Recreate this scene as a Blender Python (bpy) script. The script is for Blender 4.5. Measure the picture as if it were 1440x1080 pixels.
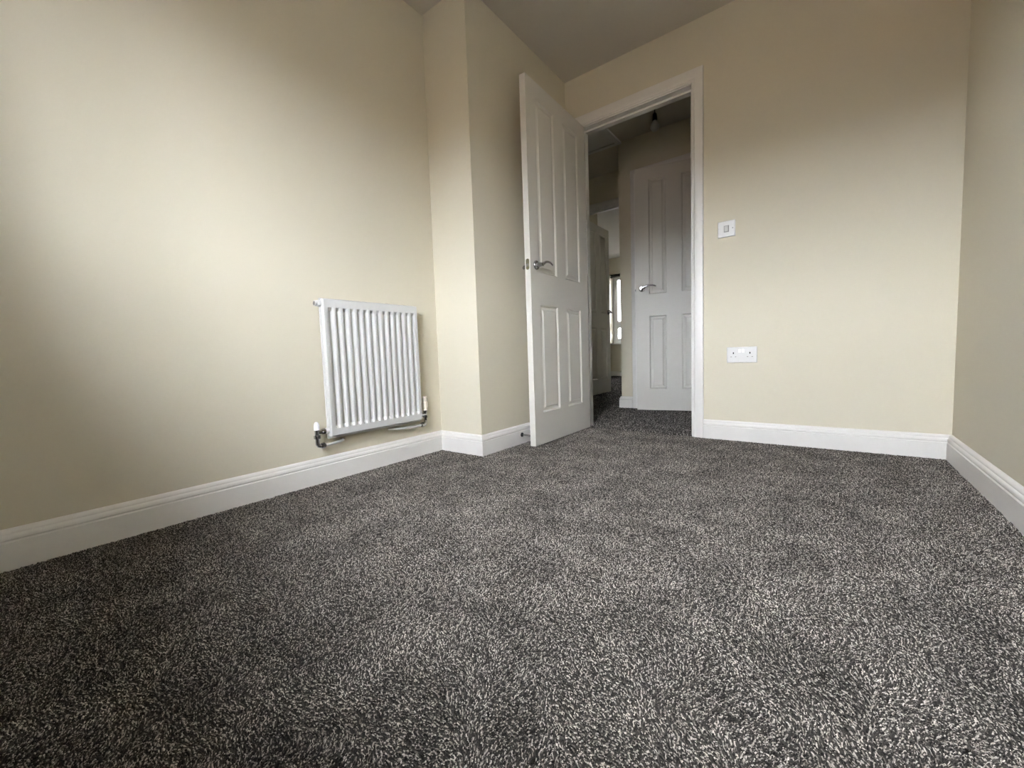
import bpy, math, random
from mathutils import Vector, Matrix

random.seed(7)
C = bpy.context.scene.collection
S = bpy.context.scene
for o in list(bpy.data.objects):
    bpy.data.objects.remove(o, do_unlink=True)

# ------------------------------------------------------------------ camera
FPX = 578.56                       # focal length in pixels of the 1440 px wide frame
cd = bpy.data.cameras.new('camera')
cd.sensor_fit = 'HORIZONTAL'
cd.sensor_width = 36.0
cd.lens = FPX / 1440.0 * 36.0
cd.clip_start = 0.01
cam = bpy.data.objects.new('camera', cd)
C.objects.link(cam)
yaw, pitch, roll = (math.radians(a) for a in (37.342, 4.1894, -1.9876))
fwd = Vector((-math.sin(yaw) * math.cos(pitch), math.cos(yaw) * math.cos(pitch), -math.sin(pitch)))
rt = Vector((math.cos(yaw), math.sin(yaw), 0))
up = rt.cross(fwd)
r2 = rt * math.cos(roll) + up * math.sin(roll)
u2 = -rt * math.sin(roll) + up * math.cos(roll)
M = Matrix((r2, u2, -fwd)).transposed().to_4x4()
M.translation = Vector((0, 0, 0.5243))
cam.matrix_world = M
S.camera = cam

# ------------------------------------------------------------------ world: an overcast sky
w = bpy.data.worlds.new('overcast_sky')
S.world = w
w.use_nodes = True
nt = w.node_tree
nt.nodes.clear()
out = nt.nodes.new('ShaderNodeOutputWorld')
bg = nt.nodes.new('ShaderNodeBackground')
tc = nt.nodes.new('ShaderNodeTexCoord')
sep = nt.nodes.new('ShaderNodeSeparateXYZ')
ramp = nt.nodes.new('ShaderNodeValToRGB')
nt.links.new(tc.outputs['Generated'], sep.inputs[0])
nt.links.new(sep.outputs['Z'], ramp.inputs[0])
ramp.color_ramp.elements[0].position = 0.0
ramp.color_ramp.elements[0].color = (0.745, 0.77, 0.85, 1)
ramp.color_ramp.elements[1].position = 0.75
ramp.color_ramp.elements[1].color = (0.95, 0.985, 1.085, 1)
nt.links.new(ramp.outputs[0], bg.inputs[0])
bg.inputs[1].default_value = 10.0
nt.links.new(bg.outputs[0], out.inputs[0])

# ------------------------------------------------------------------ exposure
S.view_settings.view_transform = 'Standard'
S.view_settings.look = 'None'
S.view_settings.gamma = 1.0
S.view_settings.use_curve_mapping = False
S.view_settings.exposure = 2.86
S.cycles.max_bounces = 14
S.cycles.diffuse_bounces = 10
S.cycles.transparent_max_bounces = 12
S.cycles.sample_clamp_indirect = 8.0

# ------------------------------------------------------------------ materials
def mat(name, col, rough=0.5, metal=0.0, spec=0.5, bump=None, var=None, coat=0.0):
    m = bpy.data.materials.new(name)
    m.use_nodes = True
    n = m.node_tree
    b = n.nodes['Principled BSDF']
    b.inputs['Base Color'].default_value = (*col, 1)
    b.inputs['Roughness'].default_value = rough
    b.inputs['Metallic'].default_value = metal
    b.inputs['Specular IOR Level'].default_value = spec
    b.inputs['Coat Weight'].default_value = coat
    if bump or var:
        t = n.nodes.new('ShaderNodeTexCoord')
        mp = n.nodes.new('ShaderNodeMapping')
        n.links.new(t.outputs['Object'], mp.inputs[0])
    if bump:
        sc, st, dist, stretch = bump
        mp.inputs['Scale'].default_value = stretch
        no = n.nodes.new('ShaderNodeTexNoise')
        no.inputs['Scale'].default_value = sc
        no.inputs['Detail'].default_value = 4
        n.links.new(mp.outputs[0], no.inputs['Vector'])
        bp = n.nodes.new('ShaderNodeBump')
        bp.inputs['Strength'].default_value = st
        bp.inputs['Distance'].default_value = dist
        n.links.new(no.outputs['Fac'], bp.inputs['Height'])
        n.links.new(bp.outputs[0], b.inputs['Normal'])
    if var:
        sc, amt = var
        no2 = n.nodes.new('ShaderNodeTexNoise')
        no2.inputs['Scale'].default_value = sc
        no2.inputs['Detail'].default_value = 3
        n.links.new(t.outputs['Object'], no2.inputs['Vector'])
        mx = n.nodes.new('ShaderNodeMix')
        mx.data_type = 'RGBA'
        mx.inputs['A'].default_value = (*[c * (1 - amt) for c in col], 1)
        mx.inputs['B'].default_value = (*[min(1, c * (1 + amt)) for c in col], 1)
        n.links.new(no2.outputs['Fac'], mx.inputs['Factor'])
        n.links.new(mx.outputs['Result'], b.inputs['Base Color'])
    return m

CREAM = (0.645, 0.600, 0.482)
m_wall = mat('cream_emulsion', CREAM, 0.75, spec=0.25, bump=(260, 0.12, 0.001, (1, 1, 1)), var=(3.0, 0.012))
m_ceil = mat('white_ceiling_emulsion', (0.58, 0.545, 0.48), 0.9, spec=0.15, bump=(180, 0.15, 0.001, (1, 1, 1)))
m_trim = mat('white_satin_trim', (0.735, 0.715, 0.685), 0.38, spec=0.4, bump=(60, 0.05, 0.001, (1, 1, 1)))
m_door = mat('white_door_paint', (0.655, 0.635, 0.585), 0.42, spec=0.4, bump=(90, 0.25, 0.0006, (1, 1, 0.06)))
m_rad = mat('white_radiator_enamel', (0.60, 0.595, 0.58), 0.30, spec=0.5)
m_plastic = mat('white_moulded_plastic', (0.71, 0.70, 0.69), 0.3)
m_plastic_bright = mat('bright_white_plastic', (0.92, 0.92, 0.92), 0.2)
m_greyplastic = mat('grey_switch_gap', (0.32, 0.32, 0.31), 0.5)
m_creamplastic = mat('cream_plastic', (0.86, 0.79, 0.70), 0.4)
m_chrome = mat('polished_chrome', (0.42, 0.42, 0.43), 0.07, metal=1.0)
m_darkchrome = mat('dull_steel', (0.34, 0.34, 0.33), 0.3, metal=1.0)
m_brass = mat('dull_brass', (0.20, 0.185, 0.12), 0.5, metal=1.0)
m_black = mat('black_rubber', (0.015, 0.015, 0.015), 0.6)
m_hole = mat('dark_pin_hole', (0.02, 0.02, 0.02), 0.8)
m_greydisc = mat('grey_plug_recess', (0.22, 0.21, 0.19), 0.6)
m_blind = mat('charcoal_blind_fabric', (0.03, 0.028, 0.025), 0.8)
m_floor = mat('carpet_backing', (0.07, 0.062, 0.055), 0.95, spec=0.1, var=(40, 0.2))
m_ground = mat('wet_grey_tarmac', (0.045, 0.044, 0.041), 0.9, spec=0.2, var=(0.6, 0.25))
m_brickout = mat('brown_house_brick', (0.19, 0.13, 0.095), 0.9, var=(1.5, 0.2))
m_roofout = mat('grey_roof_tile', (0.10, 0.095, 0.09), 0.9, var=(2.0, 0.2))
m_bulb = mat('pearl_bulb_glass', (0.40, 0.38, 0.35), 0.3)
m_rocker = mat('grey_rocker_plastic', (0.50, 0.50, 0.49), 0.35)
m_upvc = mat('white_upvc', (0.74, 0.74, 0.74), 0.3)
m_loft = mat('white_hatch_plastic', (0.66, 0.66, 0.66), 0.45)

m_glass = bpy.data.materials.new('window_glass')
m_glass.use_nodes = True
g = m_glass.node_tree
g.nodes.clear()
go = g.nodes.new('ShaderNodeOutputMaterial')
gm = g.nodes.new('ShaderNodeMixShader')
gt = g.nodes.new('ShaderNodeBsdfTransparent')
gt.inputs[0].default_value = (0.965, 0.97, 0.965, 1)
gg = g.nodes.new('ShaderNodeBsdfGlossy')
gg.inputs['Roughness'].default_value = 0.0
gf = g.nodes.new('ShaderNodeFresnel')
gf.inputs[0].default_value = 1.2
g.links.new(gf.outputs[0], gm.inputs[0])
g.links.new(gt.outputs[0], gm.inputs[1])
g.links.new(gg.outputs[0], gm.inputs[2])
g.links.new(gm.outputs[0], go.inputs[0])

# ------------------------------------------------------------------ mesh helpers
class MB:
    """collects geometry and links it as one mesh object"""
    def __init__(s):
        s.v, s.f = [], []
    def add(s, vs, fs):
        k = len(s.v)
        s.v += [tuple(v) for v in vs]
        s.f += [tuple(i + k for i in f) for f in fs]
        return s
    def box(s, a, b):
        (x0, y0, z0), (x1, y1, z1) = a, b
        vs = [(x0, y0, z0), (x1, y0, z0), (x1, y1, z0), (x0, y1, z0), (x0, y0, z1), (x1, y0, z1), (x1, y1, z1), (x0, y1, z1)]
        return s.add(vs, [(0, 3, 2, 1), (4, 5, 6, 7), (0, 1, 5, 4), (1, 2, 6, 5), (2, 3, 7, 6), (3, 0, 4, 7)])
    def loft(s, rings, caps=True, closed=True):
        n = len(rings[0])
        vs = [p for r in rings for p in r]
        fs = []
        for k in range(len(rings) - 1):
            for i in range(n if closed else n - 1):
                j = (i + 1) % n
                fs.append((k * n + i, k * n + j, (k + 1) * n + j, (k + 1) * n + i))
        if caps:
            fs.append(tuple(range(n - 1, -1, -1)))
            fs.append(tuple((len(rings) - 1) * n + i for i in range(n)))
        return s.add(vs, fs)
    def tube(s, path, radii, n=12, flat=1.0, caps=True):
        path = [Vector(p) for p in path]
        if not isinstance(radii, (list, tuple)):
            radii = [radii] * len(path)
        rings, prev = [], None
        for i, p in enumerate(path):
            a = path[max(0, i - 1)]
            b = path[min(len(path) - 1, i + 1)]
            t = (b - a)
            if t.length < 1e-9:
                t = prev_t
            t = t.normalized()
            prev_t = t
            ref = Vector((0, 0, 1)) if abs(t.z) < 0.95 else Vector((1, 0, 0))
            if prev is not None:
                ref = prev
            e1 = (ref - t * ref.dot(t)).normalized()
            prev = e1
            e2 = t.cross(e1)
            rings.append([tuple(p + e1 * math.cos(2 * math.pi * k / n) * radii[i] + e2 * math.sin(2 * math.pi * k / n) * radii[i] * flat) for k in range(n)])
        return s.loft(rings, caps)
    def lathe(s, base, axis, prof, n=20):
        """prof: (distance along axis, radius)"""
        base, axis = Vector(base), Vector(axis).normalized()
        ref = Vector((0, 0, 1)) if abs(axis.z) < 0.9 else Vector((1, 0, 0))
        e1 = (ref - axis * ref.dot(axis)).normalized()
        e2 = axis.cross(e1)
        rings = []
        for d, r in prof:
            rings.append([tuple(base + axis * d + (e1 * math.cos(2 * math.pi * k / n) + e2 * math.sin(2 * math.pi * k / n)) * max(r, 1e-5)) for k in range(n)])
        return s.loft(rings, True)
    def build(s, name, m, parent=None, smooth=None, bevel=0.0, label=None):
        me = bpy.data.meshes.new(name)
        off = Vector((0, 0, 0))
        me.from_pydata([tuple(Vector(v) - off) for v in s.v], [], s.f)
        me.validate()
        import bmesh
        bm = bmesh.new()
        bm.from_mesh(me)
        bmesh.ops.recalc_face_normals(bm, faces=bm.faces)
        bm.to_mesh(me)
        bm.free()
        o = bpy.data.objects.new(name, me)
        C.objects.link(o)
        me.materials.append(m)
        if smooth is not None:
            for p in me.polygons:
                p.use_smooth = True
            me.set_sharp_from_angle(angle=math.radians(smooth))
        if bevel:
            bv = o.modifiers.new('edge', 'BEVEL')
            bv.width = bevel
            bv.segments = 2
            bv.limit_method = 'ANGLE'
            bv.angle_limit = math.radians(40)
        if parent:
            o.parent = parent
        if label:
            o['label'] = label
        return o

def thing(name, label, cat, loc=(0, 0, 0), rz=0.0, kind=None):
    o = bpy.data.objects.new(name, None)
    o.empty_display_size = 0.1
    C.objects.link(o)
    o.location = loc
    o.rotation_euler = (0, 0, rz)
    o['label'] = label
    o['category'] = cat
    if kind:
        o['kind'] = kind
    return o

def tag(o, label, cat, kind=None):
    o['label'] = label
    o['category'] = cat
    if kind:
        o['kind'] = kind
    return o

def rel(mb, loc):
    mb.v = [(x - loc[0], y - loc[1], z - loc[2]) for x, y, z in mb.v]
    return mb

def wall_mesh(us, vs, removed, axis, c0, c1):
    """a wall as one connected solid: grid cells (us x vs), some removed; axis 'x' = wall plane runs along X (u=X), else u=Y"""
    mb = MB()
    nu, nv = len(us), len(vs)
    def P(i, j, c):
        return (us[i], c, vs[j]) if axis == 'x' else (c, us[i], vs[j])
    idx = {}
    def V(i, j, k):
        if (i, j, k) not in idx:
            idx[(i, j, k)] = len(mb.v)
            mb.v.append(P(i, j, (c0, c1)[k]))
        return idx[(i, j, k)]
    cells = {(i, j) for i in range(nu - 1) for j in range(nv - 1)} - set(removed)
    for (i, j) in cells:
        mb.f.append((V(i, j, 0), V(i + 1, j, 0), V(i + 1, j + 1, 0), V(i, j + 1, 0)))
        mb.f.append((V(i, j, 1), V(i, j + 1, 1), V(i + 1, j + 1, 1), V(i + 1, j, 1)))
        for (di, dj, a, b) in ((-1, 0, (i, j), (i, j + 1)), (1, 0, (i + 1, j), (i + 1, j + 1)), (0, -1, (i, j), (i + 1, j)), (0, 1, (i, j + 1), (i + 1, j + 1))):
            if (i + di, j + dj) not in cells:
                mb.f.append((V(*a, 0), V(*b, 0), V(*b, 1), V(*a, 1)))
    return mb

def struct(name, mb, m, label, cat):
    o = mb.build(name, m)
    return tag(o, label, cat, 'structure')

# ------------------------------------------------------------------ dimensions (metres)
XL, XR = -1.7315, 0.4467            # left and right wall faces
D = 2.568                           # wall with the doorway
YF = -0.55                          # window wall behind the camera
D1, XC = 1.594, -1.4267             # boxed-out corner
H = 2.326
YA = 3.572                          # far wall of the hall
XA = -1.471                         # outer corner of that wall
YB = 4.10                           # wall with the far room's doorway
YZ = 7.80                           # far wall of the far room
ZF = -0.008                         # carpet backing

# ------------------------------------------------------------------ structure
struct('floor', MB().box((-4.8, -0.6, -0.2), (2.8, 8.1, ZF)), m_floor, 'carpet backing of the room, hall and far room', 'floor')
struct('ceiling', MB().box((-4.8, -0.6, H), (2.8, 8.1, H + 0.12)), m_ceil, 'white ceiling that looks brown in the dim upper part of the room', 'ceiling')
struct('wall_left', MB().box((XL - 0.12, YF, -0.1), (XL, D, H)), m_wall, 'cream wall on the left carrying the white radiator', 'wall')
struct('wall_corner', MB().box((XL, D1, -0.1), (XC, D, H)), m_wall, 'cream boxed-out corner between the radiator wall and the open door', 'wall')
struct('wall_right', MB().box((XR, YF, -0.1), (XR + 0.12, D, H)), m_wall, 'plain cream wall at the right edge of the room', 'wall')
struct('wall_back', wall_mesh((-2.45, -1.342, -0.596, 2.60), (-0.1, 2.018, H), [(1, 0)], 'x', D, D + 0.10), m_wall,
       'cream wall with the doorway, light switch and double socket', 'wall')
WX0, WX1, WZ0, WZ1 = -0.97, 0.23, 0.97, 1.98
struct('wall_front', wall_mesh((-1.85, WX0, WX1, 0.57), (-0.1, WZ0, WZ1, H), [(1, 1)], 'x', YF - 0.28, YF), m_wall,
       'cream window wall behind the viewpoint', 'wall')
# hall
struct('wall_hall', wall_mesh((XA, -1.328, -0.655, 2.60), (-0.1, 2.012, H), [(1, 0)], 'x', YA, YA + 0.10), m_wall,
       'hall wall opposite the doorway, with the ajar white door', 'wall')
struct('wall_hall_return', MB().box((XA, YA + 0.10, -0.1), (XA + 0.10, YB, H)), m_wall, 'short return of the hall wall beside the far doorway', 'wall')
struct('wall_hall_left', MB().box((-2.55, D + 0.0, -0.1), (-2.45, YB, H)), m_wall, 'dim end wall at the left of the hall', 'wall')
struct('wall_hall_right', MB().box((2.60, D, -0.1), (2.70, YA + 0.9, H)), m_wall, 'dim end wall at the right of the hall', 'wall')
struct('wall_cupboard', MB().box((XA + 0.10, YA + 0.80, -0.1), (2.60, YA + 0.90, H)), m_wall, 'dark back wall behind the ajar hall door', 'wall')
struct('wall_far_doorway', wall_mesh((-4.6, -2.178, XA, -0.30), (-0.1, 2.018, H), [(1, 0)], 'x', YB, YB + 0.10), m_wall,
       'dark hall wall above the far doorway', 'wall')
# far room
struct('wall_far_room_stub', MB().box((-2.30, YB + 0.10, -0.1), (-2.20, 4.685, H)), m_wall, 'short dark wall just inside the far room behind its door', 'wall')
struct('wall_far_room_left', MB().box((-4.7, YB, -0.1), (-4.6, YZ, H)), m_wall, 'left wall of the far room', 'wall')
struct('wall_far_room_right', MB().box((-0.40, YB + 0.30, -0.1), (-0.30, YZ, H)), m_wall, 'right wall of the far room', 'wall')
FX0, FX1, FZ0, FZ1 = -3.44, -2.50, 0.66, 2.02
struct('wall_far_room_window', wall_mesh((-4.7, FX0, FX1, -0.3), (-0.1, FZ0, FZ1, H), [(1, 1)], 'x', YZ, YZ + 0.28), m_wall,
       'cream far wall around the distant bright window', 'wall')
# outside
tag(MB().box((-60, -80, -3.2), (60, 80, -3.0)).build('ground', m_ground), 'grey tarmac outside, below the windows', 'ground', 'structure')

hs = thing('house_row', 'brick house row with a grey roof across the street behind the viewpoint', 'building', (0, -20, -3.0), 0, 'structure')
MB().box((-40, -4, 0), (40, 4, 4.9)).build('wall', m_brickout, hs)
MB().loft([[(-40.3, -4.4, 4.85), (-40.3, 4.4, 4.85), (-40.3, 0, 6.55)], [(40.3, -4.4, 4.85), (40.3, 4.4, 4.85), (40.3, 0, 6.55)]]).build('roof', m_roofout, hs)
# ------------------------------------------------------------------ skirting boards
PROF = [(0.0, ZF), (0.018, ZF), (0.018, 0.070), (0.0150, 0.0735), (0.0150, 0.0755), (0.0172, 0.0785), (0.0172, 0.084), (0.0150, 0.0895), (0.0115, 0.092), (0.0115, 0.0945), (0.0100, 0.099), (0.0065, 0.1030), (0.003, 0.1050), (0.0, 0.1055)]
def skirting(name, p0, p1, nrm, m0, m1, label):
    """m0/m1: +1 inside mitre, -1 outside mitre, 0 square"""
    p0, p1, nrm = Vector((*p0, 0)), Vector((*p1, 0)), Vector((*nrm, 0))
    d = (p1 - p0).normalized()
    rings = []
    for p, mt, sg in ((p0, m0, 1), (p1, m1, -1)):
        rings.append([tuple(p + nrm * t + d * sg * mt * t + Vector((0, 0, z))) for t, z in PROF])
    o = MB().loft(rings).build(name, m_trim, smooth=35)
    return tag(o, label, 'skirting board', 'structure')
skirting('baseboard_left', (XL, YF), (XL, D1), (1, 0), 1, 1, 'long white skirting board below the radiator on the left wall')
skirting('baseboard_corner', (XL, D1), (XC, D1), (0, -1), 1, -1, 'short bright skirting board on the front of the boxed-out corner')
skirting('baseboard_corner_side', (XC, D1), (XC, D), (1, 0), -1, 1, 'white skirting board beside the open door, carrying the door stop')
skirting('baseboard_back', (-0.558, D), (XR, D), (0, -1), 0, 1, 'white skirting board under the double socket')
skirting('baseboard_right', (XR, D), (XR, YF), (-1, 0), 1, 1, 'white skirting board along the right wall')
skirting('baseboard_hall', (XA, YA), (-1.364, YA), (0, -1), -1, 0, 'short white skirting board left of the ajar hall door')
skirting('baseboard_hall_return', (XA, YB), (XA, YA), (-1, 0), 1, -1, 'skirting board end seen on the hall wall corner')
skirting('baseboard_far_room', (-4.6, YZ), (-0.40, YZ), (0, -1), 1, 1, 'distant skirting board under the far window')

# ------------------------------------------------------------------ door frames
def frame(name, label, x0, x1, zt, y, side, depth, stop, aw=0.057, hw=0.068, reveal=0.008, both=True):
    """lining between inner faces x0,x1 with head at zt in a wall whose front face is y (side -1: architrave towards -Y)"""
    t = thing(name, label, 'door frame', ((x0 + x1) / 2, y, 0), 0, 'structure')
    L = t.location
    ya, yb = y - 0.003, y + depth + 0.003
    rel(MB().box((x0 - 0.026, ya, ZF), (x0, yb, zt + 0.026)), L).build('lining', m_trim, t, bevel=0.0012)
    rel(MB().box((x1, ya, ZF), (x1 + 0.026, yb, zt + 0.026)), L).build('lining', m_trim, t, bevel=0.0012)
    rel(MB().box((x0, ya, zt), (x1, yb, zt + 0.026)), L).build('lining_head', m_trim, t, bevel=0.0012)
    s0, s1 = stop
    rel(MB().box((x0, y + s0, ZF), (x0 + 0.012, y + s1, zt)), L).build('stop_strip', m_trim, t, bevel=0.001)
    rel(MB().box((x1 - 0.012, y + s0, ZF), (x1, y + s1, zt)), L).build('stop_strip', m_trim, t, bevel=0.001)
    rel(MB().box((x0 + 0.012, y + s0, zt - 0.012), (x1 - 0.012, y + s1, zt)), L).build('stop_strip', m_trim, t, bevel=0.001)
    # architrave: profile (offset from inner edge 0..1, projection)
    pr = [(0, 0), (0, 0.008), (0.05, 0.0105), (0.14, 0.0115), (0.17, 0.010), (0.20, 0.0125), (0.28, 0.0155), (0.45, 0.0165), (0.85, 0.0165), (0.96, 0.015), (1.0, 0.011), (1.0, 0)]
    for sd, yy in ((-1, y),) + (((1, y + depth),) if both else ()):
        xi0, xi1, zi = x0 - reveal, x1 + reveal, zt + reveal
        def ring(x, z, ux, uz):
            return [(x + ux * a, yy + sd * (b + 0.0005), z + uz * a) for a, b in pr]
        for xs, sx in ((xi0, -1), (xi1, 1)):
            rings = [ring(xs, ZF, sx * aw, 0), ring(xs, zi, sx * aw, hw)]
            rel(MB().loft(rings), L).build('architrave', m_trim, t, smooth=35)
        rings = [ring(xi0, zi, -aw, hw), ring(xi1, zi, aw, hw)]
        rel(MB().loft(rings), L).build('architrave', m_trim, t, smooth=35)
    return t
fr1 = frame('trim_1', 'white architrave and lining of the open doorway', -1.314, -0.624, 1.991, D, -1, 0.10, (0.040, 0.072))
L = fr1.location
rel(MB().box((-0.6255, D + 0.004, 0.975), (-0.6235, D + 0.034, 1.032)), L).build('strike_plate', m_darkchrome, fr1)
rel(MB().box((-0.6262, D + 0.012, 0.993), (-0.6250, D + 0.026, 1.015)), L).build('latch_hole', m_hole, fr1)
fr2 = frame('trim_2', 'white frame round the ajar door across the hall', -1.302, -0.681, 1.994, YA, -1, 0.10, (0.040, 0.072), aw=0.055, hw=0.055, reveal=0.006, both=False)
fr3 = frame('trim_3', 'dark shaded frame of the doorway into the far room', -2.152, -1.50, 1.992, YB, -1, 0.10, (0.028, 0.060), aw=0.055, hw=0.062, reveal=0.006, both=False)

# ------------------------------------------------------------------ panelled doors
def lever(par, side, x, z, t, direction, mrose=None):
    """rose and curved lever on the face side (+1: y=t, -1: y=0)"""
    y0 = t if side > 0 else 0.0
    rose = MB().lathe((x, y0 - side * 0.001, z), (0, side, 0), [(0, 0.0255), (0.006, 0.0255), (0.009, 0.0235), (0.0095, 0.018), (0.012, 0.0125), (0.040, 0.0105), (0.046, 0.0105)], 28).build('rose', m_chrome, par, smooth=40)
    pts, rad = [], []
    key = [(0.0, -0.005), (0.13, 0.004), (0.30, 0.0145), (0.50, 0.0195), (0.72, 0.0195), (0.88, 0.0150), (1.0, 0.0085)]
    n = 18
    for i in range(n + 1):
        f = i / n
        k = max(q for q in range(len(key) - 1) if key[q][0] <= f + 1e-9)
        (f0, z0), (f1, z1) = key[k], key[k + 1]
        sl0 = (key[k + 1][1] - key[max(0, k - 1)][1]) / (key[k + 1][0] - key[max(0, k - 1)][0])
        k2 = min(len(key) - 1, k + 2)
        sl1 = (key[k2][1] - z0) / (key[k2][0] - f0)
        u = (f - f0) / (f1 - f0)
        hh = f1 - f0
        pz = z + (2*u**3 - 3*u**2 + 1) * z0 + (u**3 - 2*u**2 + u) * hh * sl0 + (-2*u**3 + 3*u**2) * z1 + (u**3 - u**2) * hh * sl1
        px = x + direction * (-0.004 + 0.118 * f)
        py = y0 + side * (0.046 - 0.006 * f)
        pts.append((px, py, pz))
        rad.append(0.0085 - 0.0032 * f if i < n else 0.0030)
    MB().tube(pts, rad, 12, 0.85).build('lever', m_chrome, rose, smooth=50)
    return rose

def door(name, label, w, h, cols, rows, loc, ang, t=0.035, handles=((1, 0.055, 1.0),), latch=True, hinges=(0.2, 1.0, 1.8)):
    """empty at the hinge foot; leaf runs along local +x, faces at y=0 and y=t"""
    root = thing(name, label, 'door', loc, math.radians(ang), 'structure')
    D1_, D2_ = 0.0085, 0.0008                   # moulding depth, depth of the raised field
    xs = sorted({0, w} | {c for p in cols for c in p})
    zs = sorted({0, h} | {c for p in rows for c in p})
    mb = MB()
    idx = {}
    def V(p):
        p = tuple(round(c, 6) for c in p)
        if p not in idx:
            idx[p] = len(mb.v)
            mb.v.append(p)
        return idx[p]
    def F(*ps):
        mb.f.append(tuple(V(p) for p in ps))
    pans = []
    for i in range(len(xs) - 1):
        for j in range(len(zs) - 1):
            x0, x1, z0, z1 = xs[i], xs[i + 1], zs[j], zs[j + 1]
            hole = (x0, x1) in cols and (z0, z1) in rows
            for y, s in ((0.0, 1), (t, -1)):
                if not hole:
                    F((x0, y, z0), (x1, y, z0), (x1, y, z1), (x0, y, z1))
                else:
                    a = [(x0, z0), (x1, z0), (x1, z1), (x0, z1)]
                    k1 = 0.0035
                    b = [(x0 + k1, z0 + k1), (x1 - k1, z0 + k1), (x1 - k1, z1 - k1), (x0 + k1, z1 - k1)]
                    k2 = 0.0095
                    c = [(x0 + k2, z0 + k2), (x1 - k2, z0 + k2), (x1 - k2, z1 - k2), (x0 + k2, z1 - k2)]
                    for q in range(4):
                        r = (q + 1) % 4
                        F((a[q][0], y, a[q][1]), (a[r][0], y, a[r][1]), (b[r][0], y + s * 0.0012, b[r][1]), (b[q][0], y + s * 0.0012, b[q][1]))
                        F((b[q][0], y + s * 0.0012, b[q][1]), (b[r][0], y + s * 0.0012, b[r][1]), (c[r][0], y + s * D1_, c[r][1]), (c[q][0], y + s * D1_, c[q][1]))
            if hole:
                pans.append((x0, x1, z0, z1))
    for i in range(len(xs) - 1):
        F((xs[i], 0, 0), (xs[i + 1], 0, 0), (xs[i + 1], t, 0), (xs[i], t, 0))
        F((xs[i], 0, h), (xs[i + 1], 0, h), (xs[i + 1], t, h), (xs[i], t, h))
    for j in range(len(zs) - 1):
        for x in (0, w):
            F((x, 0, zs[j]), (x, 0, zs[j + 1]), (x, t, zs[j + 1]), (x, t, zs[j]))
    # inner rims so that the leaf is one closed solid round each panel
    for x0, x1, z0, z1 in pans:
        k = 0.0095
        c = [(x0 + k, z0 + k), (x1 - k, z0 + k), (x1 - k, z1 - k), (x0 + k, z1 - k)]
        for q in range(4):
            r = (q + 1) % 4
            F((c[q][0], D1_, c[q][1]), (c[r][0], D1_, c[r][1]), (c[r][0], t - D1_, c[r][1]), (c[q][0], t - D1_, c[q][1]))
    mb.build('leaf', m_door, root)
    for x0, x1, z0, z1 in pans:
        rings = []
        for y, k in ((D1_ + 0.001, 0.0097), (D1_, 0.0097), (D1_ - 0.0004, 0.016), (D1_ - 0.0018, 0.023), (D1_ - 0.0042, 0.0285), (D2_ + 0.0006, 0.0325), (D2_, 0.0345)):
            rings.append([(x0 + k, y, z0 + k), (x1 - k, y, z0 + k), (x1 - k, y, z1 - k), (x0 + k, y, z1 - k)])
        rings2 = [[(p[0], t - p[1], p[2]) for p in r] for r in rings]
        MB().loft(list(reversed(rings)) + rings2).build('panel', m_door, root)
    for side, dist, z in handles:
        lever(root, side, w - dist, z, t, -1)
    if latch:
        zz = handles[0][2]
        pl = []
        for k in range(24):
            a = 2 * math.pi * k / 24
            pl.append((math.cos(a) * 0.0105, math.sin(a) * 0.0105 + (0.019 if math.sin(a) > 0 else -0.019)))
        rings = [[(w - 0.001, t / 2 + a, zz + b) for a, b in pl], [(w + 0.0012, t / 2 + a, zz + b) for a, b in pl]]
        lp = MB().loft(rings).build('latch_plate', m_brass, root)
        MB().loft([[(w + 0.001, t / 2 - 0.006, zz - 0.012), (w + 0.001, t / 2 + 0.006, zz - 0.012), (w + 0.001, t / 2 + 0.006, zz + 0.002), (w + 0.001, t / 2 - 0.006, zz + 0.002)],
                   [(w + 0.004, t / 2 - 0.006, zz - 0.012), (w + 0.009, t / 2 + 0.005, zz - 0.012), (w + 0.009, t / 2 + 0.005, zz + 0.002), (w + 0.004, t / 2 - 0.006, zz + 0.002)]]).build('latch_bolt', m_darkchrome, lp)
    for z in hinges:
        hg = MB().box((-0.002, 0.003, z - 0.038), (0.0006, t + 0.0006, z + 0.038)).build('hinge', m_darkchrome, root)
        MB().tube([(-0.003, -0.004, z - 0.038), (-0.003, -0.004, z + 0.038)], 0.0045, 10).build('hinge_knuckle', m_darkchrome, hg, smooth=50)
    return root

door('door_1', 'white four-panel door standing open into the room, hinged on the left of the doorway', 0.686, 1.981,
     [(0.105, 0.300), (0.400, 0.599)], [(0.178, 0.788), (0.963, 1.890)],
     (-1.3165, 2.553, 0.005), -89.25, handles=((1, 0.056, 1.000), (-1, 0.056, 1.000)), hinges=(0.22, 0.985, 1.806))
door('door_2', 'white four-panel door standing ajar across the hall with a bright rose', 0.61, 1.981,
     [(0.120, 0.258), (0.370, 0.508)], [(0.178, 0.788), (0.963, 1.890)],
     (-0.6855, 3.598, 0.012), 180 + 13.98, handles=((1, 0.048, 1.012),))
door('door_3', 'shadowed panelled door pushed open into the far room', 0.675, 1.981,
     [(0.105, 0.300), (0.400, 0.590)], [(0.178, 0.788), (0.963, 1.890)],
     (-2.140, YB + 0.10, 0.005), 90.6, handles=((-1, 0.05, 0.985),))

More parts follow.
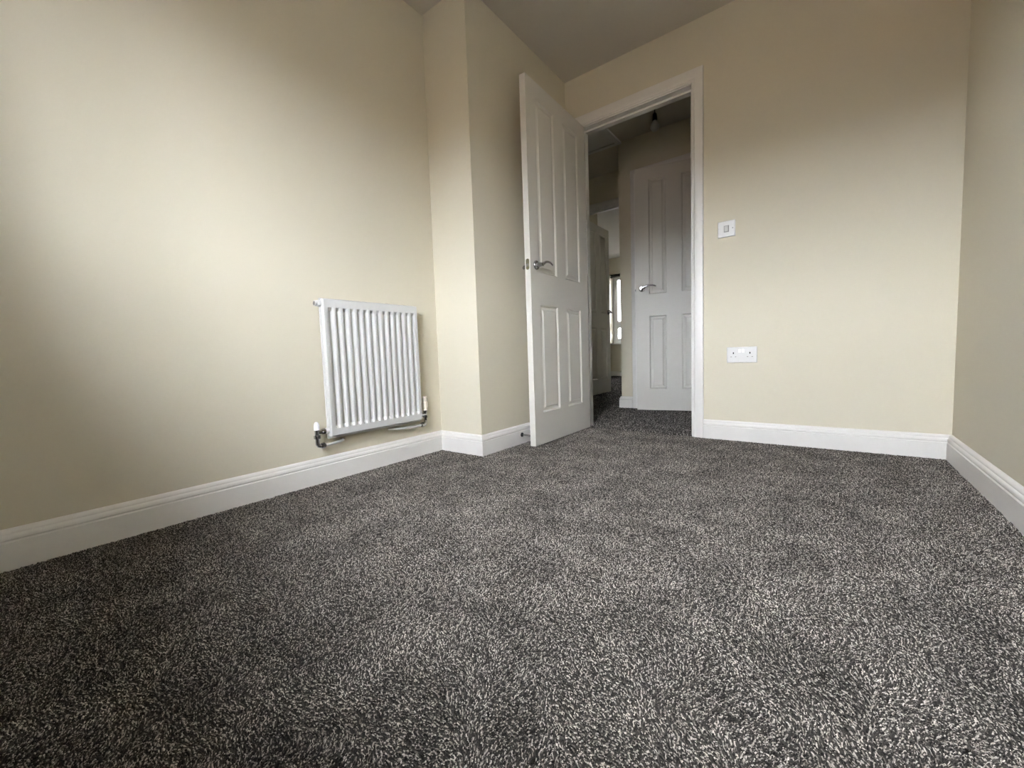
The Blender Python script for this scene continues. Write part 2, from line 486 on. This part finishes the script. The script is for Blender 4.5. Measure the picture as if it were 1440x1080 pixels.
# ------------------------------------------------------------------ radiator
RX = XL + 0.034
ry0, ry1, rz0, rz1 = 0.903, 1.409, 0.188, 0.786
rad = thing('radiator', 'white single-panel radiator with vertical ribs on the left wall', 'radiator', (XL, (ry0 + ry1) / 2, rz0))
L = rad.location
rel(MB().box((RX, ry0, rz0), (RX + 0.012, ry1, rz1)), L).build('back_panel', m_rad, rad, bevel=0.004)
fy0, fy1, fz0, fz1 = ry0 + 0.004, ry1 - 0.004, rz0 + 0.011, rz1 - 0.004
fx = RX + 0.032
nflute = 14
pitch_y = (fy1 - fy0 - 0.030) / nflute
ys, gs = [fy0, fy0 + 0.003], [-0.006, 0.0]
for k in range(nflute):
    y = fy0 + 0.020 + k * pitch_y
    for dy, gv in ((0.0, 0.0), (0.0022, -0.0015), (0.0062, -0.013), (0.0085, -0.0145), (0.0150, -0.0145), (0.0185, -0.0125), (0.0240, -0.0012), (0.0265, 0.0)):
        ys.append(y + dy * pitch_y / 0.0335)
        gs.append(gv)
ys += [fy1 - 0.003, fy1]
gs += [0.0, -0.006]
zsr = [fz0, fz0 + 0.003, fz0 + 0.032, fz0 + 0.045, fz1 - 0.050, fz1 - 0.036, fz1 - 0.003, fz1]
hz = [0, 0, 0, 1, 1, 0, 0, 0]
ez = [-0.006, 0, 0, 0, 0, 0, 0, -0.006]
mb = MB()
for j, z in enumerate(zsr):
    for i, y in enumerate(ys):
        edge = i in (0, 1, len(ys) - 1, len(ys) - 2)
        dx = (gs[i] if edge else gs[i] * hz[j]) 
        dx = min(dx, 0) + ez[j] if not (edge and ez[j]) else min(gs[i], ez[j])
        mb.v.append((fx + dx, y, z))
nn = len(ys)
for j in range(len(zsr) - 1):
    for i in range(nn - 1):
        mb.f.append((j * nn + i, j * nn + i + 1, (j + 1) * nn + i + 1, (j + 1) * nn + i))
loop = [i for i in range(nn)] + [j * nn + nn - 1 for j in range(1, len(zsr))] + [(len(zsr) - 1) * nn + i for i in range(nn - 2, -1, -1)] + [j * nn for j in range(len(zsr) - 2, 0, -1)]
base = len(mb.v)
for k in loop:
    _, y, z = mb.v[k]
    mb.v.append((RX + 0.0115, y, z))
for q in range(len(loop)):
    r = (q + 1) % len(loop)
    mb.f.append((loop[q], loop[r], base + r, base + q))
mb.f.append(tuple(base + q for q in range(len(loop))))
rel(mb, L).build('ribbed_front', m_rad, rad, smooth=24)
for yb_ in (ry0 + 0.10, ry1 - 0.10):
    rel(MB().box((XL - 0.001, yb_ - 0.015, rz0 + 0.07), (RX + 0.001, yb_ + 0.015, rz1 - 0.07)), L).build('bracket', m_rad, rad)
# air vent plug, top corner nearest the window
vp = rel(MB().lathe((RX + 0.010, ry0 + 0.003, 0.762), (0, -1, 0), [(0, 0.0135), (0.012, 0.0135), (0.013, 0.0115), (0.024, 0.0115), (0.0245, 0.0105)], 18), L).build('vent_plug', m_rad, rad, smooth=40)
rel(MB().lathe((RX + 0.010, ry0 + 0.003 - 0.0243, 0.762), (0, -1, 0), [(0, 0.0085), (0.001, 0.0085), (0.0012, 0.006)], 14), L).build('plug_recess', m_greydisc, vp)
# lockshield valve, near side
vx, vy, vz = RX + 0.008, ry0 - 0.046, 0.224
stub = rel(MB().lathe((vx, ry0 + 0.004, vz), (0, -1, 0), [(0, 0.012), (0.014, 0.012), (0.015, 0.0095), (0.02, 0.0095)], 16), L).build('valve_tail', m_rad, rad, smooth=40)
vb = rel(MB().lathe((vx, ry0 - 0.012, vz), (0, -1, 0), [(0, 0.0125), (0.012, 0.0125), (0.013, 0.0085), (0.036, 0.0085)], 8), L).build('valve_body', m_chrome, rad)
rel(MB().lathe((vx, vy, vz + 0.014), (0, 0, -1), [(0, 0.0095), (0.020, 0.0095), (0.026, 0.0095), (0.027, 0.0135), (0.040, 0.0135), (0.041, 0.0085), (0.056, 0.0085)], 12), L).build('valve_stem', m_chrome, vb, smooth=30)
rel(MB().lathe((vx, vy, vz + 0.010), (0, 0, 1), [(0, 0.0118), (0.022, 0.0112), (0.029, 0.0085), (0.034, 0.0045)], 18), L).build('valve_cap', m_plastic_bright, vb, smooth=50)
el = rel(MB().tube([(vx, vy, vz - 0.038), (vx, vy, vz - 0.050), (vx, vy + 0.004, vz - 0.057), (vx, vy + 0.012, vz - 0.060), (vx, vy + 0.018, vz - 0.060)], 0.0088, 12), L).build('elbow', m_chrome, rad, smooth=50)
rel(MB().lathe((vx, vy + 0.016, vz - 0.060), (0, 1, 0), [(0, 0.0128), (0.013, 0.0128), (0.014, 0.009), (0.017, 0.009)], 6), L).build('compression_nut', m_chrome, el)
rel(MB().tube([(vx, vy + 0.028, vz - 0.060), (vx, vy + 0.06, vz - 0.059), (vx - 0.004, vy + 0.10, vz - 0.057), (vx - 0.018, vy + 0.125, vz - 0.056), (XL - 0.004, vy + 0.135, vz - 0.056)], 0.0058, 12), L).build('pipe', m_rad, rad, smooth=60)
# thermostatic valve, far side
ty = ry1 + 0.036
stub = rel(MB().lathe((vx, ry1 - 0.004, vz - 0.004), (0, 1, 0), [(0, 0.012), (0.014, 0.012), (0.015, 0.0085), (0.040, 0.0085)], 12), L).build('valve_tail', m_chrome, rad, smooth=40)
tb = rel(MB().lathe((vx, ty, vz + 0.020), (0, 0, -1), [(0, 0.0100), (0.012, 0.0100), (0.014, 0.0088), (0.030, 0.0088), (0.031, 0.0125), (0.042, 0.0125), (0.043, 0.0085), (0.056, 0.0085)], 12), L).build('valve_body', m_chrome, rad, smooth=30)
th = rel(MB().lathe((vx, ty, vz + 0.018), (0, 0, 1), [(0, 0.0125), (0.009, 0.0125), (0.010, 0.0105), (0.013, 0.0105), (0.014, 0.0150), (0.040, 0.0150), (0.042, 0.0135), (0.044, 0.0125), (0.068, 0.0120), (0.074, 0.0100), (0.076, 0.005)], 22), L).build('thermostat_head', m_creamplastic, rad, smooth=35, label='cream thermostat head')
for k in range(8):
    a = 2 * math.pi * (k + 0.35) / 8
    c, s_ = math.cos(a), math.sin(a)
    p = Vector((vx + c * 0.0122, ty + s_ * 0.0122, 0))
    e = Vector((-s_, c, 0)) * 0.0013
    n_ = Vector((c, s_, 0)) * 0.0008
    z0_, z1_ = vz + 0.018 + 0.047, vz + 0.018 + 0.066
    rel(MB().loft([[tuple(p - e - n_ * 3 + Vector((0, 0, z0_))), tuple(p + e - n_ * 3 + Vector((0, 0, z0_))), tuple(p + e + n_ + Vector((0, 0, z0_))), tuple(p - e + n_ + Vector((0, 0, z0_)))],
                   [tuple(p - e - n_ * 3 + Vector((0, 0, z1_))), tuple(p + e - n_ * 3 + Vector((0, 0, z1_))), tuple(p + e + n_ + Vector((0, 0, z1_))), tuple(p - e + n_ + Vector((0, 0, z1_)))]]), L).build('grip_slot', m_greydisc, th)
el = rel(MB().tube([(vx, ty, vz - 0.032), (vx, ty, vz - 0.046), (vx, ty - 0.004, vz - 0.054), (vx, ty - 0.012, vz - 0.057), (vx, ty - 0.018, vz - 0.057)], 0.0088, 12), L).build('elbow', m_chrome, rad, smooth=50)
rel(MB().lathe((vx, ty - 0.016, vz - 0.057), (0, -1, 0), [(0, 0.0128), (0.013, 0.0128), (0.014, 0.009), (0.017, 0.009)], 6), L).build('compression_nut', m_chrome, el)
rel(MB().tube([(vx, ty - 0.028, vz - 0.057), (vx, ty - 0.08, vz - 0.057), (vx - 0.004, ty - 0.15, vz - 0.055), (vx - 0.018, ty - 0.19, vz - 0.054), (XL - 0.004, ty - 0.205, vz - 0.054)], 0.0058, 12), L).build('pipe', m_rad, rad, smooth=60)

# ------------------------------------------------------------------ light switch and double socket
def plate(par, name, x0, x1, z0, z1, y, th, m, bev):
    L = par.location
    k = bev
    rings = []
    for yy, q in ((y + 0.0005, 0.0), (y - th + 0.003, 0.0), (y - th, k)):
        rings.append([(x0 + q, yy, z0 + q), (x1 - q, yy, z0 + q), (x1 - q, yy, z1 - q), (x0 + q, yy, z1 - q)])
    return rel(MB().loft(rings), L).build(name, m, par)
sw = thing('light_switch', 'square white light switch beside the door frame', 'switch', (-0.442, D, 1.165))
L = sw.location
plate(sw, 'faceplate', -0.485, -0.399, 1.122, 1.208, D, 0.009, m_plastic, 0.0025)
plate(sw, 'rocker_surround', -0.4550, -0.4290, 1.147, 1.183, D - 0.0085, 0.0015, m_greyplastic, 0.0004)
rk = rel(MB().loft([[(-0.4515, D - 0.009, 1.151), (-0.4325, D - 0.009, 1.151), (-0.4325, D - 0.009, 1.179), (-0.4515, D - 0.009, 1.179)],
                    [(-0.4510, D - 0.0115, 1.1515), (-0.4330, D - 0.0115, 1.1515), (-0.4330, D - 0.0145, 1.1785), (-0.4510, D - 0.0145, 1.1785)]]), L).build('rocker', m_rocker, sw)
for x in (-0.477, -0.411):
    rel(MB().lathe((x, D - 0.008, 1.165), (0, -1, 0), [(0, 0.0033), (0.0014, 0.0033), (0.0018, 0.0026)], 12), L).build('screw', m_darkchrome if x > -0.45 else m_plastic, sw)
so = thing('double_socket', 'white double socket outlet low on the wall above the skirting', 'socket', (-0.365, D, 0.476))
L = so.location
plate(so, 'faceplate', -0.438, -0.292, 0.433, 0.519, D, 0.009, m_plastic, 0.0025)
for cx in (-0.405, -0.325):
    rel(MB().box((cx - 0.0026, D - 0.0093, 0.4805), (cx + 0.0026, D - 0.007, 0.4905)), L).build('earth_hole', m_hole, so)
    for sx in (-0.011, 0.011):
        rel(MB().box((cx + sx - 0.0032, D - 0.0092, 0.4635), (cx + sx + 0.0032, D - 0.007, 0.4665)), L).build('pin_hole', m_greydisc, so)
for cx in (-0.3745, -0.3575):
    rel(MB().loft([[(cx - 0.0062, D - 0.0085, 0.487), (cx + 0.0062, D - 0.0085, 0.487), (cx + 0.0062, D - 0.0085, 0.506), (cx - 0.0062, D - 0.0085, 0.506)],
                   [(cx - 0.0056, D - 0.0135, 0.4875), (cx + 0.0056, D - 0.0135, 0.4875), (cx + 0.0056, D - 0.0105, 0.5055), (cx - 0.0056, D - 0.0105, 0.5055)]]), L).build('rocker', m_plastic_bright, so)

# ------------------------------------------------------------------ door stop on the skirting
ds = thing('door_stop', 'small chrome door stop with black ends on the skirting behind the open door', 'door stop', (XC + 0.018, 1.925, 0.050))
MB().lathe((0, 0, 0), (1, 0, 0), [(-0.001, 0.0125), (0.004, 0.0125), (0.006, 0.009), (0.010, 0.0065)], 18).build('base', m_black, ds, smooth=40)
MB().lathe((0.009, 0, 0), (1, 0, 0), [(0, 0.0052), (0.054, 0.0052)], 14).build('rod', m_chrome, ds, smooth=40)
MB().lathe((0.062, 0, 0), (1, 0, 0), [(0, 0.0085), (0.002, 0.0105), (0.020, 0.0105), (0.022, 0.008)], 16).build('rubber_tip', m_black, ds, smooth=40)

# ------------------------------------------------------------------ hall: loft hatch, pendant
lh = thing('loft_hatch', 'pale loft hatch panel in the dark hall ceiling', 'loft hatch', (-1.77, 3.25, H))
L = lh.location
hx0, hx1, hy0, hy1 = -2.10, -1.440, 2.93, 3.575
rel(wall_mesh((hx0, hx0 + 0.045, hx1 - 0.045, hx1), (hy0, hy0 + 0.045, hy1 - 0.045, hy1), [(1, 1)], 'x', 0, 0), (0, 0, 0))
fm = MB()
wm = wall_mesh((hx0, hx0 + 0.045, hx1 - 0.045, hx1), (hy0, hy0 + 0.045, hy1 - 0.045, hy1), [(1, 1)], 'x', H - 0.016, H + 0.002)
fm.v = [(x, z, y) for x, y, z in wm.v]
fm.f = wm.f
rel(fm, L).build('hatch_frame', m_loft, lh, bevel=0.003)
rel(MB().box((hx0 + 0.046, hy0 + 0.046, H - 0.010), (hx1 - 0.046, hy1 - 0.046, H + 0.002)), L).build('hatch_panel', m_loft, lh, bevel=0.002)
pn = thing('pendant_light', 'pale round bulb hanging on a short dark cord in the hall', 'ceiling light', (-1.005, 3.12, H))
MB().lathe((0, 0, 0.001), (0, 0, -1), [(0, 0.042), (0.012, 0.042), (0.022, 0.034), (0.027, 0.012), (0.030, 0.006)], 24).build('ceiling_rose', m_plastic, pn, smooth=35)
MB().tube([(0, 0, -0.026), (0, 0, -0.118)], 0.0032, 8).build('cord', m_black, pn, smooth=50)
MB().lathe((0, 0, -0.110), (0, 0, -1), [(0, 0.006), (0.010, 0.013), (0.045, 0.0165), (0.052, 0.0165), (0.054, 0.0145)], 18).build('lamp_holder', m_black, pn, smooth=40)
MB().lathe((0, 0, -0.160), (0, 0, -1), [(0, 0.012), (0.010, 0.014), (0.020, 0.022), (0.034, 0.0295), (0.048, 0.0315), (0.062, 0.0275), (0.072, 0.018), (0.077, 0.006)], 22).build('bulb', m_bulb, pn, smooth=60)

# ------------------------------------------------------------------ windows
def window(name, label, x0, x1, z0, z1, y, side, transom, mull):
    """frame set in a hole of the wall; y is the plane of the frame's room face, side +1 = outside at +Y"""
    t = thing(name, label, 'window', ((x0 + x1) / 2, y, z0), 0, 'structure')
    L = t.location
    fw, fd = 0.058, 0.065
    ya, yb = sorted((y, y + side * fd))
    wm = wall_mesh((x0, x0 + fw, x1 - fw, x1), (z0, z0 + fw, z1 - fw, z1), [(1, 1)], 'x', ya, yb)
    rel(wm, L).build('frame', m_upvc, t, bevel=0.004)
    xm = x0 + (x1 - x0) * mull
    rel(MB().box((xm - 0.035, ya + 0.002, z0 + fw - 0.001), (xm + 0.035, yb - 0.002, z1 - fw + 0.001)), L).build('mullion', m_upvc, t, bevel=0.004)
    rects = []
    for xa, xb in ((x0 + fw, xm - 0.035), (xm + 0.035, x1 - fw)):
        if transom:
            rel(MB().box((xa - 0.001, ya + 0.002, transom - 0.03), (xb + 0.001, yb - 0.002, transom + 0.03)), L).build('transom', m_upvc, t, bevel=0.004)
            rects += [(xa, xb, z0 + fw, transom - 0.03), (xa, xb, transom + 0.03, z1 - fw)]
        else:
            rects += [(xa, xb, z0 + fw, z1 - fw)]
    for (xa, xb, za, zb) in rects:
        sw_ = 0.042
        ys_ = sorted((y - side * 0.012, y + side * 0.045))
        wm = wall_mesh((xa - 0.006, xa + sw_, xb - sw_, xb + 0.006), (za - 0.006, za + sw_, zb - sw_, zb + 0.006), [(1, 1)], 'x', ys_[0], ys_[1])
        sash = rel(wm, L).build('sash', m_upvc, t, bevel=0.004)
        rel(MB().box((xa + sw_ - 0.004, y + side * 0.02 - 0.002, za + sw_ - 0.004), (xb - sw_ + 0.004, y + side * 0.02 + 0.002, zb - sw_ + 0.004)), L).build('pane', m_glass, sash)
    return t
wn = window('window_1', 'distant white window in the far room, sky bright behind it', FX0, FX1, FZ0, FZ1, YZ + 0.18, 1, 1.035, 0.5)
L = wn.location
rel(MB().box((FX0 - 0.03, YZ - 0.03, FZ0 - 0.024), (FX1 + 0.03, YZ + 0.18, FZ0 + 0.001)), L).build('sill', m_trim, wn, bevel=0.004)
wn = window('window_2', 'white window behind the viewpoint lighting the room', WX0, WX1, WZ0, WZ1, YF - 0.14, -1, None, 0.5)
L = wn.location
rel(MB().box((WX0 - 0.03, YF - 0.14, WZ0 - 0.024), (WX1 + 0.03, YF + 0.03, WZ0 + 0.001)), L).build('sill', m_trim, wn, bevel=0.004)
bl = thing('roller_blind', 'rolled-up charcoal blind at the top of the distant window', 'blind', ((FX0 + FX1) / 2, YZ + 0.06, FZ1))
MB().tube([(FX0 + 0.03 - bl.location.x, 0, -0.030), (FX1 - 0.03 - bl.location.x, 0, -0.030)], 0.028, 16).build('roll', m_blind, bl, smooth=50)
for sx in (FX0 + 0.004, FX1 - 0.030):
    MB().box((sx - bl.location.x, -0.03, -0.06), (sx + 0.026 - bl.location.x, 0.03, 0.001)).build('bracket', m_blind, bl)

# ------------------------------------------------------------------ carpet pile (stuff)
def carpet_material(name, dark, mid, light):
    m = bpy.data.materials.new(name)
    m.use_nodes = True
    n = m.node_tree
    b = n.nodes['Principled BSDF']
    b.inputs['Roughness'].default_value = 0.85
    b.inputs['Specular IOR Level'].default_value = 0.2
    at = n.nodes.new('ShaderNodeAttribute')
    at.attribute_type = 'INSTANCER'
    at.attribute_name = 'shade'
    a2 = n.nodes.new('ShaderNodeAttribute')
    a2.attribute_name = 'tuft'
    ad = n.nodes.new('ShaderNodeMath')
    ad.operation = 'ADD'
    fr = n.nodes.new('ShaderNodeMath')
    fr.operation = 'FRACT'
    n.links.new(at.outputs['Fac'], ad.inputs[0])
    n.links.new(a2.outputs['Fac'], ad.inputs[1])
    n.links.new(ad.outputs[0], fr.inputs[0])
    rp = n.nodes.new('ShaderNodeValToRGB')
    e = rp.color_ramp.elements
    e[0].position, e[0].color = 0.0, (*dark, 1)
    e[1].position, e[1].color = 1.0, (*light, 1)
    k = e.new(0.28); k.color = (*[0.6 * d + 0.4 * q for d, q in zip(dark, mid)], 1)
    k = e.new(0.66); k.color = (*mid, 1)
    n.links.new(fr.outputs[0], rp.inputs[0])
    a3 = n.nodes.new('ShaderNodeAttribute')
    a3.attribute_type = 'INSTANCER'
    a3.attribute_name = 'wear'  # brushed-pile sheen, multiplied into the tuft colour
    mu = n.nodes.new('ShaderNodeMix')
    mu.data_type = 'RGBA'
    mu.blend_type = 'MULTIPLY'
    mu.inputs['Factor'].default_value = 1.0
    n.links.new(rp.outputs[0], mu.inputs['A'])
    n.links.new(a3.outputs['Fac'], mu.inputs['B'])
    n.links.new(mu.outputs['Result'], b.inputs['Base Color'])
    return m

def rnd(N, lo, hi, seed):
    r = N.new('FunctionNodeRandomValue')
    r.data_type = 'FLOAT'
    r.inputs[2].default_value = lo
    r.inputs[3].default_value = hi
    r.inputs['Seed'].default_value = seed
    return r.outputs[1]

def carpet(name, label, polys, density, m, lean, seed, size=1.0):
    """pile: clumps of nine bent yarn tufts scattered over the floor, leaning in broad brushed patches"""
    mb = MB()
    for poly in polys:
        k = len(mb.v)
        mb.v += [(x, y, ZF) for x, y in poly]
        mb.f.append(tuple(range(k, k + len(poly))))
    o = mb.build(name, m_floor)
    ng = bpy.data.node_groups.new(name + '_nodes', 'GeometryNodeTree')
    ng.interface.new_socket('Geometry', in_out='INPUT', socket_type='NodeSocketGeometry')
    ng.interface.new_socket('Geometry', in_out='OUTPUT', socket_type='NodeSocketGeometry')
    N, Lk = ng.nodes, ng.links
    gi, go_ = N.new('NodeGroupInput'), N.new('NodeGroupOutput')
    dp = N.new('GeometryNodeDistributePointsOnFaces')
    dp.distribute_method = 'POISSON'
    dp.inputs['Distance Min'].default_value = 0.62 / math.sqrt(density)
    dp.inputs['Density Max'].default_value = density * 1.6
    dp.inputs['Seed'].default_value = seed
    Lk.new(gi.outputs[0], dp.inputs['Mesh'])
    # one tuft: a bent tube of yarn
    qb = N.new('GeometryNodeCurveQuadraticBezier')
    qb.inputs['Resolution'].default_value = 3
    qb.inputs['Start'].default_value = (0, 0, 0)
    qb.inputs['Middle'].default_value = (0.0002, 0, 0.0056)
    qb.inputs['End'].default_value = (0.0027, 0, 0.0073)
    cc = N.new('GeometryNodeCurvePrimitiveCircle')
    cc.inputs['Resolution'].default_value = 5
    cc.inputs['Radius'].default_value = 0.00115
    cm = N.new('GeometryNodeCurveToMesh')
    cm.inputs['Fill Caps'].default_value = True
    Lk.new(qb.outputs[0], cm.inputs['Curve'])
    Lk.new(cc.outputs[0], cm.inputs['Profile Curve'])
    # nine tufts make a clump
    gr = N.new('GeometryNodeMeshGrid')
    gr.inputs['Size X'].default_value = 0.0052
    gr.inputs['Size Y'].default_value = 0.0052
    gr.inputs['Vertices X'].default_value = 3
    gr.inputs['Vertices Y'].default_value = 3
    sp = N.new('GeometryNodeSetPosition')
    co = N.new('ShaderNodeCombineXYZ')
    Lk.new(rnd(N, -0.0011, 0.0011, seed + 21), co.inputs['X'])
    Lk.new(rnd(N, -0.0011, 0.0011, seed + 22), co.inputs['Y'])
    Lk.new(gr.outputs['Mesh'], sp.inputs['Geometry'])
    Lk.new(co.outputs[0], sp.inputs['Offset'])
    st = N.new('GeometryNodeStoreNamedAttribute')
    st.data_type = 'FLOAT'
    st.domain = 'POINT'
    st.inputs['Name'].default_value = 'tuft'
    Lk.new(sp.outputs[0], st.inputs['Geometry'])
    Lk.new(rnd(N, 0.0, 1.0, seed + 23), st.inputs['Value'])
    i1 = N.new('GeometryNodeInstanceOnPoints')
    Lk.new(st.outputs[0], i1.inputs['Points'])
    Lk.new(cm.outputs[0], i1.inputs['Instance'])
    c1 = N.new('ShaderNodeCombineXYZ')
    Lk.new(rnd(N, -0.25, 0.25, seed + 24), c1.inputs['X'])
    Lk.new(rnd(N, -0.2, 0.45, seed + 25), c1.inputs['Y'])
    Lk.new(rnd(N, -2.2, 2.2, seed + 26), c1.inputs['Z'])
    Lk.new(c1.outputs[0], i1.inputs['Rotation'])
    Lk.new(rnd(N, 0.78, 1.2, seed + 27), i1.inputs['Scale'])
    rl = N.new('GeometryNodeRealizeInstances')
    Lk.new(i1.outputs[0], rl.inputs[0])
    sm = N.new('GeometryNodeSetMaterial')
    sm.inputs['Material'].default_value = m
    Lk.new(rl.outputs[0], sm.inputs['Geometry'])
    # random shade per clump
    sa = N.new('GeometryNodeStoreNamedAttribute')
    sa.data_type = 'FLOAT'
    sa.domain = 'POINT'
    sa.inputs['Name'].default_value = 'shade'
    Lk.new(dp.outputs['Points'], sa.inputs['Geometry'])
    Lk.new(rnd(N, 0.0, 1.0, seed + 1), sa.inputs['Value'])
    # lean: broad patches brushed one way or another, plus scatter
    pos = N.new('GeometryNodeInputPosition')
    nz = N.new('ShaderNodeTexNoise')
    nz.inputs['Scale'].default_value = 5.0
    nz.inputs['Detail'].default_value = 3.0
    nz.inputs['Roughness'].default_value = 0.6
    Lk.new(pos.outputs[0], nz.inputs['Vector'])
    mr = N.new('ShaderNodeMapRange')
    mr.inputs['From Min'].default_value = 0.42
    mr.inputs['From Max'].default_value = 0.58
    mr.inputs['To Min'].default_value = lean - 1.9
    mr.inputs['To Max'].default_value = lean + 1.9
    Lk.new(nz.outputs['Fac'], mr.inputs['Value'])
    ad = N.new('ShaderNodeMath')
    ad.operation = 'ADD'
    Lk.new(mr.outputs[0], ad.inputs[0])
    Lk.new(rnd(N, -0.8, 0.8, seed + 2), ad.inputs[1])
    cx = N.new('ShaderNodeCombineXYZ')
    Lk.new(rnd(N, 0.0, 0.42, seed + 3), cx.inputs['Y'])
    Lk.new(ad.outputs[0], cx.inputs['Z'])
    n2 = N.new('ShaderNodeTexNoise')  # lighter and darker patches: sheen of brushed pile put into the colour
    n2.inputs['Scale'].default_value = 7.0
    n2.inputs['Detail'].default_value = 3.5
    n2.inputs['Roughness'].default_value = 0.62
    Lk.new(pos.outputs[0], n2.inputs['Vector'])
    m2 = N.new('ShaderNodeMapRange')
    m2.inputs['From Min'].default_value = 0.36
    m2.inputs['From Max'].default_value = 0.66
    m2.inputs['To Min'].default_value = 0.78
    m2.inputs['To Max'].default_value = 1.28
    Lk.new(n2.outputs['Fac'], m2.inputs['Value'])
    s2 = N.new('GeometryNodeStoreNamedAttribute')
    s2.data_type = 'FLOAT'
    s2.domain = 'POINT'
    s2.inputs['Name'].default_value = 'wear'
    Lk.new(sa.outputs[0], s2.inputs['Geometry'])
    Lk.new(m2.outputs[0], s2.inputs['Value'])
    ip = N.new('GeometryNodeInstanceOnPoints')
    Lk.new(s2.outputs[0], ip.inputs['Points'])
    Lk.new(sm.outputs[0], ip.inputs['Instance'])
    Lk.new(cx.outputs[0], ip.inputs['Rotation'])
    Lk.new(rnd(N, size * 0.85, size * 1.15, seed + 4), ip.inputs['Scale'])
    jn = N.new('GeometryNodeJoinGeometry')
    Lk.new(gi.outputs[0], jn.inputs[0])
    Lk.new(ip.outputs[0], jn.inputs[0])
    Lk.new(jn.outputs[0], go_.inputs[0])
    md = o.modifiers.new('pile', 'NODES')
    md.node_group = ng
    return tag(o, label, 'carpet', 'stuff')

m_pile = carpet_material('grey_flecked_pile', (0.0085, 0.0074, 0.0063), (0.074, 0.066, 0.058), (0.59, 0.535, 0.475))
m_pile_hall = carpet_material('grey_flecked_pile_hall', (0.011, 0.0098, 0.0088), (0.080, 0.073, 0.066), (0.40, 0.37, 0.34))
carpet('carpet_pile', 'dark grey flecked carpet pile covering the room floor',
       [[(XL + 0.019, YF + 0.01), (XR - 0.019, YF + 0.01), (XR - 0.019, D1 - 0.019), (XL + 0.019, D1 - 0.019)],
        [(XC + 0.019, D1 - 0.019), (XR - 0.019, D1 - 0.019), (XR - 0.019, D - 0.004), (XC + 0.019, D - 0.004)]],
       56000, m_pile, 1.6, 3, 0.74)
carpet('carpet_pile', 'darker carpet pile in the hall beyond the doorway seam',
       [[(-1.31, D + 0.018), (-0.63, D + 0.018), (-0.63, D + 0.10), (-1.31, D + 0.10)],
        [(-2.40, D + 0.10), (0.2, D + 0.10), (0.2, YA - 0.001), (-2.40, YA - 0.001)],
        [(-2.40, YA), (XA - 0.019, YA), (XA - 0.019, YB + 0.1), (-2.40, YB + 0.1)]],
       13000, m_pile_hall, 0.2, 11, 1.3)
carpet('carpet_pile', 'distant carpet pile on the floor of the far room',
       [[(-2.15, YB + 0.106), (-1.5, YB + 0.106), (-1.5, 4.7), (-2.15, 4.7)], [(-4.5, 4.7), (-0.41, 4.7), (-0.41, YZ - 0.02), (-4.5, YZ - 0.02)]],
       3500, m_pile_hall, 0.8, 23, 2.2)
